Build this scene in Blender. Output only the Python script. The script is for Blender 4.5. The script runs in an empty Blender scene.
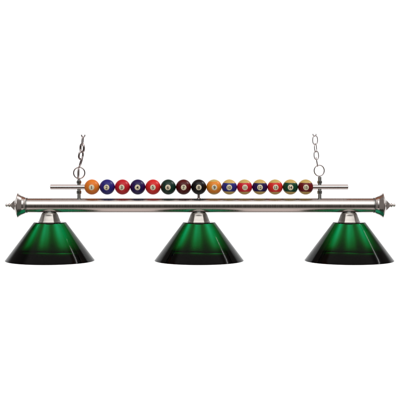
import bpy, bmesh, math
from mathutils import Vector, Matrix
PI = math.pi
SC = bpy.context.scene
COL = SC.collection
S = 0.004                       # metres per photograph pixel

def P(px, py, d=0.0):           # photograph pixel -> point in the fixture's plane, d pixels towards the viewer
    return Vector(((px - 200) * S, -d * S, (200 - py) * S))

# ---------------------------------------------------------------- camera
cam_d = bpy.data.cameras.new('camera')
cam = bpy.data.objects.new('camera', cam_d); COL.objects.link(cam)
DIST, CAMY = 1200, 146
cam.location = P(200, CAMY, DIST)
cam.rotation_euler = (PI / 2, 0, 0)
cam_d.sensor_width = 36
cam_d.lens = 36 * DIST / 400
cam_d.shift_y = -(200 - CAMY) / 400
cam_d.clip_start = 0.05; cam_d.clip_end = 200
SC.camera = cam

# ---------------------------------------------------------------- studio surround
world = bpy.data.worlds.new('World'); SC.world = world
world.use_nodes = True
nt = world.node_tree; nt.nodes.clear()
N, L = nt.nodes.new, nt.links.new
tc = N('ShaderNodeTexCoord'); sp = N('ShaderNodeSeparateXYZ'); L(tc.outputs['Generated'], sp.inputs[0])
ny = N('ShaderNodeMath'); ny.operation = 'MULTIPLY'; ny.inputs[1].default_value = -1; L(sp.outputs['Y'], ny.inputs[0])
at = N('ShaderNodeMath'); at.operation = 'ARCTAN2'; L(sp.outputs['Z'], at.inputs[0]); L(ny.outputs[0], at.inputs[1])
mr = N('ShaderNodeMapRange'); mr.inputs[1].default_value = -PI; mr.inputs[2].default_value = PI; L(at.outputs[0], mr.inputs[0])
ramp = N('ShaderNodeValToRGB'); L(mr.outputs[0], ramp.inputs[0])
stops = [(-180, (1.25, 1.25, 1.25)), (-146, (1.25, 1.25, 1.25)), (-140, (.30, .26, .25)), (-112, (.34, .30, .29)), (-104, (.80, .68, .64)),
         (-48, (.84, .73, .69)), (-41, (.30, .27, .25)), (-36, (.03, .025, .02)), (8, (.03, .025, .02)), (13, (.36, .345, .335)),
         (45, (.50, .48, .47)), (52, (.76, .71, .69)), (92, (.72, .67, .65)), (97, (.34, .15, .09)), (126, (.28, .12, .07)), (134, (.10, .09, .085)), (141, (.10, .09, .085)),
         (146, (1.25, 1.25, 1.25)), (180, (1.25, 1.25, 1.25))]
cr = ramp.color_ramp
while len(cr.elements) < len(stops): cr.elements.new(.5)
for e, (a, c) in zip(cr.elements, stops):
    e.position = (a + 180) / 360
for e, (a, c) in zip(cr.elements, stops):
    e.position = (a + 180) / 360; e.color = (*c, 1)
bg = N('ShaderNodeBackground'); bg.inputs['Strength'].default_value = 1.0
ab = N('ShaderNodeMath'); ab.operation = 'ABSOLUTE'; L(sp.outputs['X'], ab.inputs[0])
sd = N('ShaderNodeMapRange'); sd.interpolation_type = 'SMOOTHSTEP'; sd.inputs[1].default_value = .56; sd.inputs[2].default_value = .70; L(ab.outputs[0], sd.inputs[0])
sm = N('ShaderNodeMix'); sm.data_type = 'RGBA'; sm.inputs[7].default_value = (.20, .18, .17, 1)   # dim sides added to darken what the end caps reflect
L(sd.outputs[0], sm.inputs[0]); L(ramp.outputs[0], sm.inputs[6]); L(sm.outputs[2], bg.inputs[0])
wo = N('ShaderNodeOutputWorld'); L(bg.outputs[0], wo.inputs[0])
world.cycles.sampling_method = 'MANUAL'; world.cycles.sample_map_resolution = 512

def area(name, direction, dist, size, power, color=(1, 1, 1), size_y=None):
    d = bpy.data.lights.new(name, 'AREA'); d.shape = 'RECTANGLE'
    d.size = size; d.size_y = size_y or size; d.energy = power; d.color = color
    o = bpy.data.objects.new(name, d); COL.objects.link(o)
    v = Vector(direction).normalized()
    o.location = v * dist
    o.rotation_euler = v.to_track_quat('Z', 'Y').to_euler()
    return o
area('key_softbox', (0.05, -1, .9), 5.0, 6.0, 125, (1, .98, .95), 4.0)
strip = area('strip_light', (.684, .181, .708), 30.0, 9.0, 2200, size_y=.5)
_z = Vector((.684, .181, .708)).normalized(); _x = Vector((-.706, .422, .574)); _x = (_x - _x.dot(_z) * _z).normalized()
strip.rotation_euler = Matrix((_x, _z.cross(_x), _z)).transposed().to_euler()

SC.view_settings.view_transform = 'Standard'
SC.view_settings.look = 'None'
SC.view_settings.exposure = 0
SC.view_settings.gamma = 1
SC.cycles.max_bounces = 24
SC.cycles.transmission_bounces = 24
SC.cycles.glossy_bounces = 8
SC.cycles.transparent_max_bounces = 24
SC.cycles.sample_clamp_direct = 4
SC.cycles.sample_clamp_indirect = 1.5
SC.cycles.caustics_refractive = True

# ---------------------------------------------------------------- materials
def srgb(r, g, b):
    f = lambda v: (v / 255 / 12.92) if v / 255 <= .04045 else ((v / 255 + .055) / 1.055) ** 2.4
    return (f(r), f(g), f(b), 1)

def newmat(name):
    m = bpy.data.materials.new(name); m.use_nodes = True
    return m, m.node_tree, m.node_tree.nodes['Principled BSDF']

def metal(name, col, rough, scale=(1, 1, 1), rvar=.1, bump=.0, detail=4, cvar=0.08):
    m, t, b = newmat(name)
    b.inputs['Metallic'].default_value = 1
    c = t.nodes.new('ShaderNodeTexCoord'); mp = t.nodes.new('ShaderNodeMapping')
    mp.inputs['Scale'].default_value = scale
    n = t.nodes.new('ShaderNodeTexNoise'); n.inputs['Scale'].default_value = 1; n.inputs['Detail'].default_value = detail
    t.links.new(c.outputs['Object'], mp.inputs[0]); t.links.new(mp.outputs[0], n.inputs['Vector'])
    r = t.nodes.new('ShaderNodeMapRange')
    r.inputs[1].default_value = .3; r.inputs[2].default_value = .7
    r.inputs[3].default_value = max(.01, rough - rvar / 2); r.inputs[4].default_value = rough + rvar / 2
    t.links.new(n.outputs[0], r.inputs[0]); t.links.new(r.outputs[0], b.inputs['Roughness'])
    mx = t.nodes.new('ShaderNodeMix'); mx.data_type = 'RGBA'
    mx.inputs[6].default_value = (*[v * (1 - cvar) for v in col], 1); mx.inputs[7].default_value = (*[min(1, v * (1 + cvar)) for v in col], 1)
    t.links.new(n.outputs[0], mx.inputs[0]); t.links.new(mx.outputs[2], b.inputs['Base Color'])
    if bump:
        bu = t.nodes.new('ShaderNodeBump'); bu.inputs['Strength'].default_value = bump; bu.inputs['Distance'].default_value = .0004
        t.links.new(n.outputs[0], bu.inputs['Height']); t.links.new(bu.outputs[0], b.inputs['Normal'])
    return m

M = {}
M['brushed'] = metal('brushed_nickel', (.61, .575, .555), .28, (260, 6, 6), .10, .12)
M['rodmetal'] = metal('satin_nickel', (.74, .68, .68), .22, (220, 20, 20), .10, .1)
M['polished'] = metal('polished_nickel', (.72, .68, .66), .19, (60, 60, 60), .08)
M['satin'] = metal('satin_fitter', (.50, .475, .455), .36, (60, 60, 60), .10)
M['chain'] = metal('chain_steel', (.55, .50, .50), .20, (200, 200, 200), .15)
M['thread'] = metal('dark_steel', (.34, .35, .34), .30, (300, 300, 300), .2)

def glass():
    m, t, b = newmat('green_acrylic')
    b.inputs['Base Color'].default_value = (1, 1, 1, 1)
    b.inputs['Transmission Weight'].default_value = 1
    b.inputs['Roughness'].default_value = .11
    b.inputs['Coat Weight'].default_value = .38; b.inputs['Coat Roughness'].default_value = .03; b.inputs['Coat IOR'].default_value = 1.4
    b.inputs['IOR'].default_value = 1.07
    v = t.nodes.new('ShaderNodeVolumeAbsorption')
    v.inputs['Color'].default_value = (0, .80, .64, 1); v.inputs['Density'].default_value = 1260
    t.links.new(v.outputs[0], t.nodes['Material Output'].inputs['Volume'])
    return m
M['glass'] = glass()

def plain(name, col, rough=.35, coat=0.0, var=.06, scale=80):
    m, t, b = newmat(name)
    c = t.nodes.new('ShaderNodeTexCoord')
    n = t.nodes.new('ShaderNodeTexNoise'); n.inputs['Scale'].default_value = scale; n.inputs['Detail'].default_value = 3
    t.links.new(c.outputs['Object'], n.inputs['Vector'])
    mx = t.nodes.new('ShaderNodeMix'); mx.data_type = 'RGBA'
    mx.inputs[6].default_value = (*[v * (1 - var) for v in col[:3]], 1); mx.inputs[7].default_value = (*[min(1, v * (1 + var)) for v in col[:3]], 1)
    t.links.new(n.outputs[0], mx.inputs[0]); t.links.new(mx.outputs[2], b.inputs['Base Color'])
    b.inputs['Roughness'].default_value = rough
    b.inputs['Coat Weight'].default_value = coat; b.inputs['Coat Roughness'].default_value = .08
    return m
M['socket'] = plain('porcelain', (.6, .58, .54), .3)
M['disc'] = plain('ivory_inlay', srgb(246, 236, 205), .3)
M['ink'] = plain('black_ink', (.012, .01, .008), .4)

CREAM = srgb(222, 190, 110)
def ballmat(name, col, band=None):
    m = plain(name, col, .36, .06, .05, 60)
    m.node_tree.nodes['Principled BSDF'].inputs['Specular IOR Level'].default_value = .32
    if band:
        t = m.node_tree; b = t.nodes['Principled BSDF']
        src = [n for n in t.nodes if n.type == 'MIX'][0]
        c = t.nodes.new('ShaderNodeTexCoord'); s = t.nodes.new('ShaderNodeSeparateXYZ')
        t.links.new(c.outputs['Object'], s.inputs[0])
        a = t.nodes.new('ShaderNodeMath'); a.operation = 'ABSOLUTE'; t.links.new(s.outputs['Z'], a.inputs[0])
        r = t.nodes.new('ShaderNodeMapRange'); r.inputs[1].default_value = band * 7.6 * S - .0003; r.inputs[2].default_value = band * 7.6 * S + .0003
        t.links.new(a.outputs[0], r.inputs[0])
        mx = t.nodes.new('ShaderNodeMix'); mx.data_type = 'RGBA'
        t.links.new(r.outputs[0], mx.inputs[0]); t.links.new(src.outputs[2], mx.inputs[6]); mx.inputs[7].default_value = CREAM
        t.links.new(mx.outputs[2], b.inputs['Base Color'])
    return m

# ---------------------------------------------------------------- mesh helpers
def empty(name, loc, label, cat, group=None):
    o = bpy.data.objects.new(name, None); COL.objects.link(o); o.location = loc
    o.empty_display_size = .02
    o['label'] = label; o['category'] = cat
    if group: o['group'] = group
    return o

def link(name, me, mat, parent, loc, smooth=True, label=None):
    """loc is a world location; every parent here is unrotated, so local = world - parent's world location"""
    me.materials.clear(); me.materials.append(mat)
    o = bpy.data.objects.new(name, me); COL.objects.link(o)
    o.parent = parent
    w = Vector((0, 0, 0)); q = parent
    while q: w += q.location; q = q.parent
    o.location = Vector(loc) - w
    for p in me.polygons: p.use_smooth = smooth
    if label: o['label'] = label
    return o

def mesh(bm, name, sharp=None):
    bmesh.ops.recalc_face_normals(bm, faces=bm.faces)
    if sharp:
        for e in bm.edges:
            if len(e.link_faces) == 2 and e.calc_face_angle(0) > math.radians(sharp): e.smooth = False
    me = bpy.data.meshes.new(name); bm.to_mesh(me); bm.free()
    return me

def lathe(bm, prof, axis='Z', seg=64, mod=None, closed=False):
    """prof = [(along, radius)] in pixels; along runs up (Z) or to the right (X)"""
    rings = []
    for (u, r) in prof:
        if r < 1e-6:
            rings.append([bm.verts.new((0, 0, u * S) if axis == 'Z' else (u * S, 0, 0))]); continue
        ring = []
        for k in range(seg):
            a = 2 * PI * k / seg
            rr = r * (mod(a, u) if mod else 1)
            c, s = rr * math.cos(a) * S, rr * math.sin(a) * S
            ring.append(bm.verts.new((c, s, u * S) if axis == 'Z' else (u * S, c, s)))
        rings.append(ring)
    pairs = list(zip(rings, rings[1:]))
    if closed: pairs.append((rings[-1], rings[0]))
    for A, B in pairs:
        if len(A) == 1 and len(B) == 1: continue
        for k in range(seg):
            k2 = (k + 1) % seg
            if len(A) == 1: bm.faces.new((A[0], B[k], B[k2]))
            elif len(B) == 1: bm.faces.new((A[k], B[0], A[k2]))
            else: bm.faces.new((A[k], B[k], B[k2], A[k2]))

def smooth_profile(pts, n=6):
    """Catmull-Rom through the points"""
    out = []
    P_ = [pts[0]] + list(pts) + [pts[-1]]
    for i in range(1, len(P_) - 2):
        p0, p1, p2, p3 = P_[i - 1:i + 3]
        for k in range(n):
            t = k / n
            out.append(tuple(.5 * ((2 * p1[j]) + (-p0[j] + p2[j]) * t + (2 * p0[j] - 5 * p1[j] + 4 * p2[j] - p3[j]) * t * t
                                   + (-p0[j] + 3 * p1[j] - 3 * p2[j] + p3[j]) * t ** 3) for j in range(2)))
    out.append(tuple(pts[-1]))
    return [(u, max(0, r)) for u, r in out]

def tube_path(bm, pts, r, seg=12, closed=False):
    n = len(pts); rings = []
    prev = None
    for i, p in enumerate(pts):
        a = pts[(i - 1) % n] if (closed or i > 0) else p
        b = pts[(i + 1) % n] if (closed or i < n - 1) else p
        t = (b - a).normalized()
        if prev is None:
            nrm = t.orthogonal().normalized()
        else:
            nrm = (prev - prev.dot(t) * t).normalized()
        prev = nrm; bn = t.cross(nrm)
        rings.append([bm.verts.new(p + (nrm * math.cos(2 * PI * k / seg) + bn * math.sin(2 * PI * k / seg)) * r) for k in range(seg)])
    m = n if closed else n - 1
    for i in range(m):
        A, B = rings[i], rings[(i + 1) % n]
        off = 0
        if closed and i == n - 1:
            off = min(range(seg), key=lambda o: (A[0].co - B[o].co).length)
        for k in range(seg):
            bm.faces.new((A[k], A[(k + 1) % seg], B[(k + 1 + off) % seg], B[(k + off) % seg]))
    if not closed:
        bm.faces.new(rings[0][::-1]); bm.faces.new(rings[-1])

# ---------------------------------------------------------------- the light
AX = 205.3
light = empty('billiard_light', P(200.4, AX),
              'brushed nickel bar light with fifteen pool balls on top and three green shades', 'pool table light')

# main tube, one drawn length with slightly eased ends
bm = bmesh.new()
h = 173.0
lathe(bm, [(-h, 0), (-h, 6.9), (-h + .25, 7.15), (h - .25, 7.15), (h, 6.9), (h, 0)], 'X', 96)
bar = link('bar', mesh(bm, 'bar', 35), M['brushed'], light, P(200.4, AX))

# flared end caps with stepped finials
bell = [(-1.2, 0), (-1.2, 7.6), (-.9, 8.0), (0, 8.2)]
curve = smooth_profile([(0, 8.3), (1.2, 8.9), (2.8, 9.6), (4.6, 10.9), (6.0, 12.1), (6.7, 12.7)], 5)
lip = [(7.1, 12.7), (7.4, 12.4), (7.8, 11.6), (8.6, 10.0), (9.4, 8.0), (10.0, 6.6)]
bellp = bell[:-1] + curve + lip + [(10.2, 0)]
fin = smooth_profile([(10.2, 5.9), (10.9, 5.4), (12.1, 4.3), (13.3, 2.9), (14.3, 1.8), (15.0, 1.4)], 5) + \
      smooth_profile([(15.0, 1.4), (15.3, 1.7), (15.9, 2.0), (16.5, 1.7), (17.0, 1.05), (17.4, 1.0), (18.0, 1.25), (18.8, 1.5), (19.5, 1.15), (19.9, 0)], 4)[1:]
for sgn, ex in ((-1, 25.2), (1, 375.6)):
    bm = bmesh.new(); lathe(bm, [(sgn * u, r) for u, r in bellp], 'X', 96)
    cap = link('end_cap', mesh(bm, 'end_cap', 40), M['polished'], light, P(ex, AX))
    bm = bmesh.new(); lathe(bm, [(sgn * 10, 0)] + [(sgn * u, r) for u, r in fin], 'X', 64)
    link('finial', mesh(bm, 'finial', 50), M['polished'], cap, P(ex, AX))
    bm = bmesh.new(); lathe(bm, [(-sgn * 2.4, 7.2), (-sgn * 2.4, 7.65), (-sgn * 1.3, 7.65), (-sgn * 1.3, 7.2)], 'X', 96, closed=True)
    link('collar', mesh(bm, 'collar', 40), M['thread'], cap, P(ex, AX))

# cue-like rod carrying the balls
bm = bmesh.new()
hl = 148.8
a0, a1 = 87.5 - 199.2, 310.5 - 199.2           # inside the balls the rod narrows to a spindle
lathe(bm, [(-hl, 0), (-hl, 2.15), (-hl + .25, 2.4), (a0, 2.4), (a0, .7), (a1, .7), (a1, 2.4), (hl - .25, 2.4), (hl, 2.15), (hl, 0)], 'X', 40)
link('rod', mesh(bm, 'rod', 35), M['rodmetal'], light, P(199.2, 187))

# threaded stems left and right, plain pin in the middle
def stem(px, top):
    bm = bmesh.new()
    pts = [(198.9, 0), (198.9, 1.55)]
    y = 198.7
    while y > top + 1:
        pts += [(y, 1.55), (y - .35, 1.9), (y - .7, 1.55)]
        y -= .75
    pts += [(top, 1.2), (top, 0)]
    lathe(bm, [(187 - y, r) for y, r in pts], 'Z', 32)
    st = link('stem', mesh(bm, 'stem'), M['thread'], light, P(px, 187))
    for yc, hh in ((182.2, 1.5), (192.2, 1.7)):          # hexagonal nuts above and below the rod
        bm = bmesh.new()
        lathe(bm, [(-hh, 0), (-hh, 2.0), (-hh + .3, 2.35), (hh - .3, 2.35), (hh, 2.0), (hh, 0)], 'Z', 6)
        link('nut', mesh(bm, 'nut', 20), M['thread'], st, P(px, yc))
    return st
stem(79.0, 179.0); stem(319.7, 176.6)
bm = bmesh.new(); lathe(bm, [(-5, 0), (-5, 2.0), (-4.3, 2.0), (-4.2, 1.35), (1, 1.35), (1, 0)], 'Z', 32)
link('support_pin', mesh(bm, 'support_pin', 35), M['rodmetal'], light, P(198.7, 193.6))

# fifteen balls
BALLS = [('orange', (246, 134, 38), 0), ('blue', (38, 34, 132), 0), ('red', (210, 28, 42), 0), ('dark purple', (34, 10, 90), 0),
         ('bright red', (234, 42, 42), 0), ('dark green', (0, 52, 38), 0), ('maroon', (90, 4, 12), 0), ('black', (3, 3, 4), 0),
         ('orange striped', (248, 150, 42), .74), ('blue striped', (38, 42, 136), .55), ('red striped', (224, 30, 48), .58),
         ('dark purple striped', (36, 14, 84), .55), ('scarlet striped', (236, 44, 40), .60), ('green striped', (0, 72, 44), .58), ('maroon striped', (118, 8, 20), .58)]
R = 7.68
def ball_mesh():
    bm = bmesh.new(); bmesh.ops.create_uvsphere(bm, u_segments=64, v_segments=40, radius=R * S)
    return mesh(bm, 'ball')
def disc_mesh():
    bm = bmesh.new(); rr = 2.8
    ctr = bm.verts.new((0, -(R + .04) * S, 0)); prev = None
    for i in range(1, 7):
        r = rr * i / 6
        ring = [bm.verts.new((r * S * math.cos(2 * PI * k / 40), -math.sqrt((R + .04) ** 2 - r * r) * S, r * S * math.sin(2 * PI * k / 40))) for k in range(40)]
        for k in range(40):
            if prev is None: bm.faces.new((ctr, ring[k], ring[(k + 1) % 40]))
            else: bm.faces.new((prev[k], ring[k], ring[(k + 1) % 40], prev[(k + 1) % 40]))
        prev = ring
    me = mesh(bm, 'number_disc')
    return me
def number_mesh(txt):
    cu = bpy.data.curves.new('number', 'FONT'); cu.body = txt
    cu.align_x = 'CENTER'; cu.align_y = 'CENTER'
    cu.size = (4.6 if len(txt) == 1 else 3.9) * S; cu.offset = .00022; cu.resolution_u = 6; cu.space_character = .92
    tmp = bpy.data.objects.new('number', cu); COL.objects.link(tmp)
    bpy.context.view_layer.update()
    me = bpy.data.meshes.new_from_object(tmp.evaluated_get(bpy.context.evaluated_depsgraph_get()))
    bpy.data.objects.remove(tmp)
    xs = [v.co.x for v in me.vertices]; ys = [v.co.y for v in me.vertices]
    cx, cy = (min(xs) + max(xs)) / 2, (min(ys) + max(ys)) / 2
    b2 = bmesh.new(); b2.from_mesh(me)
    bmesh.ops.triangulate(b2, faces=b2.faces)
    for _ in range(5):
        es = [e for e in b2.edges if e.calc_length() > .45 * S]
        if not es: break
        bmesh.ops.subdivide_edges(b2, edges=es, cuts=1)
        bmesh.ops.triangulate(b2, faces=b2.faces)
    b2.to_mesh(me); b2.free()
    for v in me.vertices:
        x, z = (v.co.x - cx), (v.co.y - cy)
        v.co = Vector((x, -math.sqrt(((R + .09) * S) ** 2 - x * x - z * z), z))
    return me
BM, DM = ball_mesh(), disc_mesh()
tilts = [3, -2, -4, 1, 2, -2, 3, 0, 4, -3, 2, -2, 3, -4, -2]
for i, (nm, c, band) in enumerate(BALLS):
    c0 = P(92 + 15.257 * i, 187)
    b = link('ball', BM.copy(), ballmat(nm.replace(' ', '_') + '_resin', srgb(*c), band), light, c0,
             label='%s pool ball with the number %d on an ivory disc' % (nm, i + 1))
    d = link('number_disc', DM.copy(), M['disc'], b, c0)
    n = link('number', number_mesh(str(i + 1)), M['ink'], b, c0, smooth=False)
    yaw = math.radians(tilts[i]); 
    b.rotation_euler = (math.radians(1.5), math.radians(-tilts[i] * .5), yaw * .6)

# fitters and shades
STREAKS = [(-1, 1.5), (-.86, 1.9), (-.60, .5), (-.36, 2.6), (-.14, .9), (.0, 1.3), (.20, 2.7), (.48, .6), (.66, .9), (.82, 1.2), (1, 1.2)]  # thick and thin spots added to stand in for streaks of light
WZ = [1.0] + [2.0 + 1.5 * k for k in range(17)] + [27.5 + .7 * k for k in range(16)]
def wall_t(z): return .60 + .7 * (z / 30) ** 3
def thick(a):
    """wall thickness varied round the girth, putting light and dark streaks into the shape"""
    if math.sin(a) > 0: return 1.1 + .3 * abs(math.cos(a)) + .15 * math.sin(5 * a)
    s = math.cos(a)
    for (s0, v0), (s1, v1) in zip(STREAKS, STREAKS[1:]):
        if s <= s1:
            f = (s - s0) / (s1 - s0); f = f * f * (3 - 2 * f)
            return v0 + (v1 - v0) * f
    return 1
def wall(TH, prof):
    by_u = {}
    n_out = sum(1 for p in prof if p[2] == 0) - 1
    for u, r, t in prof:
        if t: by_u[round(u, 6)] = (r, t)
    state = {'seen': 0}
    def mod(a, u):
        state['seen'] += 1
        if state['seen'] <= (n_out - 1) * 160 or round(u, 6) not in by_u: return 1
        r, t = by_u[round(u, 6)]
        k = thick(a)
        z = -u
        w = min(1, max(0, (z - 22) / 8)) * .8    # the shaped-in streaks die out towards the rim
        t *= k * (1 - w) + 1.15 * w
        f = min(1, max(0, (.25 - math.sin(a)) / .5)); f = f * f * (3 - 2 * f)
        q = min(1, max(0, (z - 26.2 + .7 * math.sin(3 * a + 1)) / 7)); q = q * q * (3 - 2 * q)
        t += 4.2 * f * q + .4 * q                  # dark bottom band put into the shape, thicker round the front
        return (r - t * 1.22) / r
    return mod
def flute(a, u):
    """softly six-sided, one flat towards the front, round at the shoulder"""
    t = (a + PI / 2 + PI / 6) % (PI / 3) - PI / 6
    w = max(0, min(1, (9 - u) / 2.5)) * .6
    return (1 - w) + w * 1.06 * math.cos(PI / 6) / math.cos(t)
cup = smooth_profile([(9.6, 5.6), (9.2, 7.2), (8.2, 8.0), (6, 8.6), (3.5, 9.5), (1.2, 10.3), (0.2, 10.9)], 5)
for px in (49.6, 198.8, 348.9):
    y0 = 222.0
    # saddle ring where the fitter meets the bar
    bm = bmesh.new()
    lathe(bm, [(0, 10.9), (0, 0.0)][::-1] + cup[::-1] + [(9.6, 0)], 'Z', 120, flute)
    fit = link('fitter', mesh(bm, 'fitter', 50), M['satin'], light, P(px, y0))
    bm = bmesh.new()
    lathe(bm, [(9.4, 0), (9.4, 5.4), (10.4, 5.2), (10.6, 4.4), (12.6, 4.4), (12.6, 0)], 'Z', 64)
    link('neck', mesh(bm, 'neck', 40), M['thread'], fit, P(px, y0))
    bm = bmesh.new()
    lathe(bm, [(-1.0, 0), (-1.0, 5.0), (-1.6, 5.0), (-1.7, 4.4), (-2.4, 4.4), (-2.6, 4.0), (-2.6, 0)], 'Z', 48)
    link('socket', mesh(bm, 'socket', 40), M['socket'], fit, P(px, y0))
    # acrylic cone: wall thin at the top, thicker towards the rim
    y0s = 222.1
    outer = [(0, 0), (0, 15.7), (-.3, 16.2)]
    H, Rb = 38.2, 44.7
    def ro(z): return 16.2 + (Rb - 16.2) * (z - .3) / (H - .3)
    for k in range(1, 13): outer.append((-(.3 + (H - .9) * k / 12), ro(.3 + (H - .9) * k / 12)))
    outer += [(-(H - .1), Rb - .02), (-(H + .3), Rb - .2), (-(H + .5), Rb - .7)]
    # the wall swells towards the rim, added to shade the bottom dark
    inner = [(-z, ro(z), wall_t(z)) for z in WZ[::-1]]
    inner[0] = (-(H + .45), ro(H), 5.8)
    prof = [(u, r, 0) for u, r in outer] + inner + [(-1.0, 0, 0)]
    TH = {}
    for i_, (u, r, t) in enumerate(prof): TH[i_] = t
    bm = bmesh.new()
    lathe(bm, [(u, r) for u, r, t in prof], 'Z', 160, wall(TH, prof))
    shade = link('shade', mesh(bm, 'shade', 30), M['glass'], light, P(px + .3, y0s))

# ---------------------------------------------------------------- chains
def oval(a, b, r, tilt, twist, part=1.0, start=0.0, p=2.3):
    """loop of wire: half length a, half width b (pixels), leaning by tilt in the picture plane, turned about its length by twist"""
    bm = bmesh.new(); pts = []
    n = 56
    m = n if part >= 1 else int(n * part)
    for k in range(m + (0 if part >= 1 else 1)):
        t = 2 * PI * (k / n) + start
        c, s = math.cos(t), math.sin(t)
        x = b * math.copysign(abs(s) ** (2 / p), s); z = a * math.copysign(abs(c) ** (2 / p), c)
        pts.append(Vector((x, 0, z)) * S)
    rot = Matrix.Rotation(math.radians(tilt), 4, 'Y') @ Matrix.Rotation(math.radians(twist), 4, 'Z')
    tube_path(bm, [rot @ q for q in pts], r * S, 14, closed=part >= 1)
    return mesh(bm, 'link')

lc = empty('hanging_chain', P(79.2, 179), 'short steel chain of twisted links and a ring above the orange ball', 'chain', 'chains holding up the bar light')
def ln(parent, name, x, y, *a, d=0.0, mat='chain'):
    return link(name, oval(*a), M[mat], parent, P(x, y, d))
ln(lc, 'ring', 79.2, 172.9, 5.6, 5.55, .62, 0, 8, 1, 0, 2.0)
ln(lc, 'eye', 78.4, 173.4, 6.3, 2.6, .55, 1, 84)
ln(lc, 'link', 81.0, 161.8, 5.2, 2.2, .62, 17, 80)
ln(lc, 'link', 80.9, 155.4, 3.7, 2.2, .95, 8, 34)
ln(lc, 'link', 82.2, 148.0, 3.9, 2.3, 1.15, 0, -38)
ln(lc, 'link', 82.6, 140.6, 4.4, 2.0, .55, 4, 78)
link('link', oval(2.6, 1.7, .55, 0, 10, .5, PI / 2), M['chain'], lc, P(83.2, 134.6))

rc = empty('hanging_chain', P(319.4, 176.5), 'short steel chain of open oval links and a ring above the maroon striped ball', 'chain', 'chains holding up the bar light')
ln(rc, 'ring', 319.2, 170.6, 5.45, 5.1, .52, 0, 6, 1, 0, 2.0)
ln(rc, 'link', 316.9, 162.0, 4.6, 1.8, .48, -10, 82)
ln(rc, 'link', 316.3, 155.3, 4.3, 2.35, .44, -4, 12)
ln(rc, 'link', 315.5, 147.9, 4.3, 2.1, .42, -5, 56)
ln(rc, 'link', 315.1, 140.1, 4.5, 2.55, .42, 0, 14)
link('link', oval(2.4, 1.7, .42, 0, 20, .5, PI / 2), M['chain'], rc, P(314.5, 133.8))
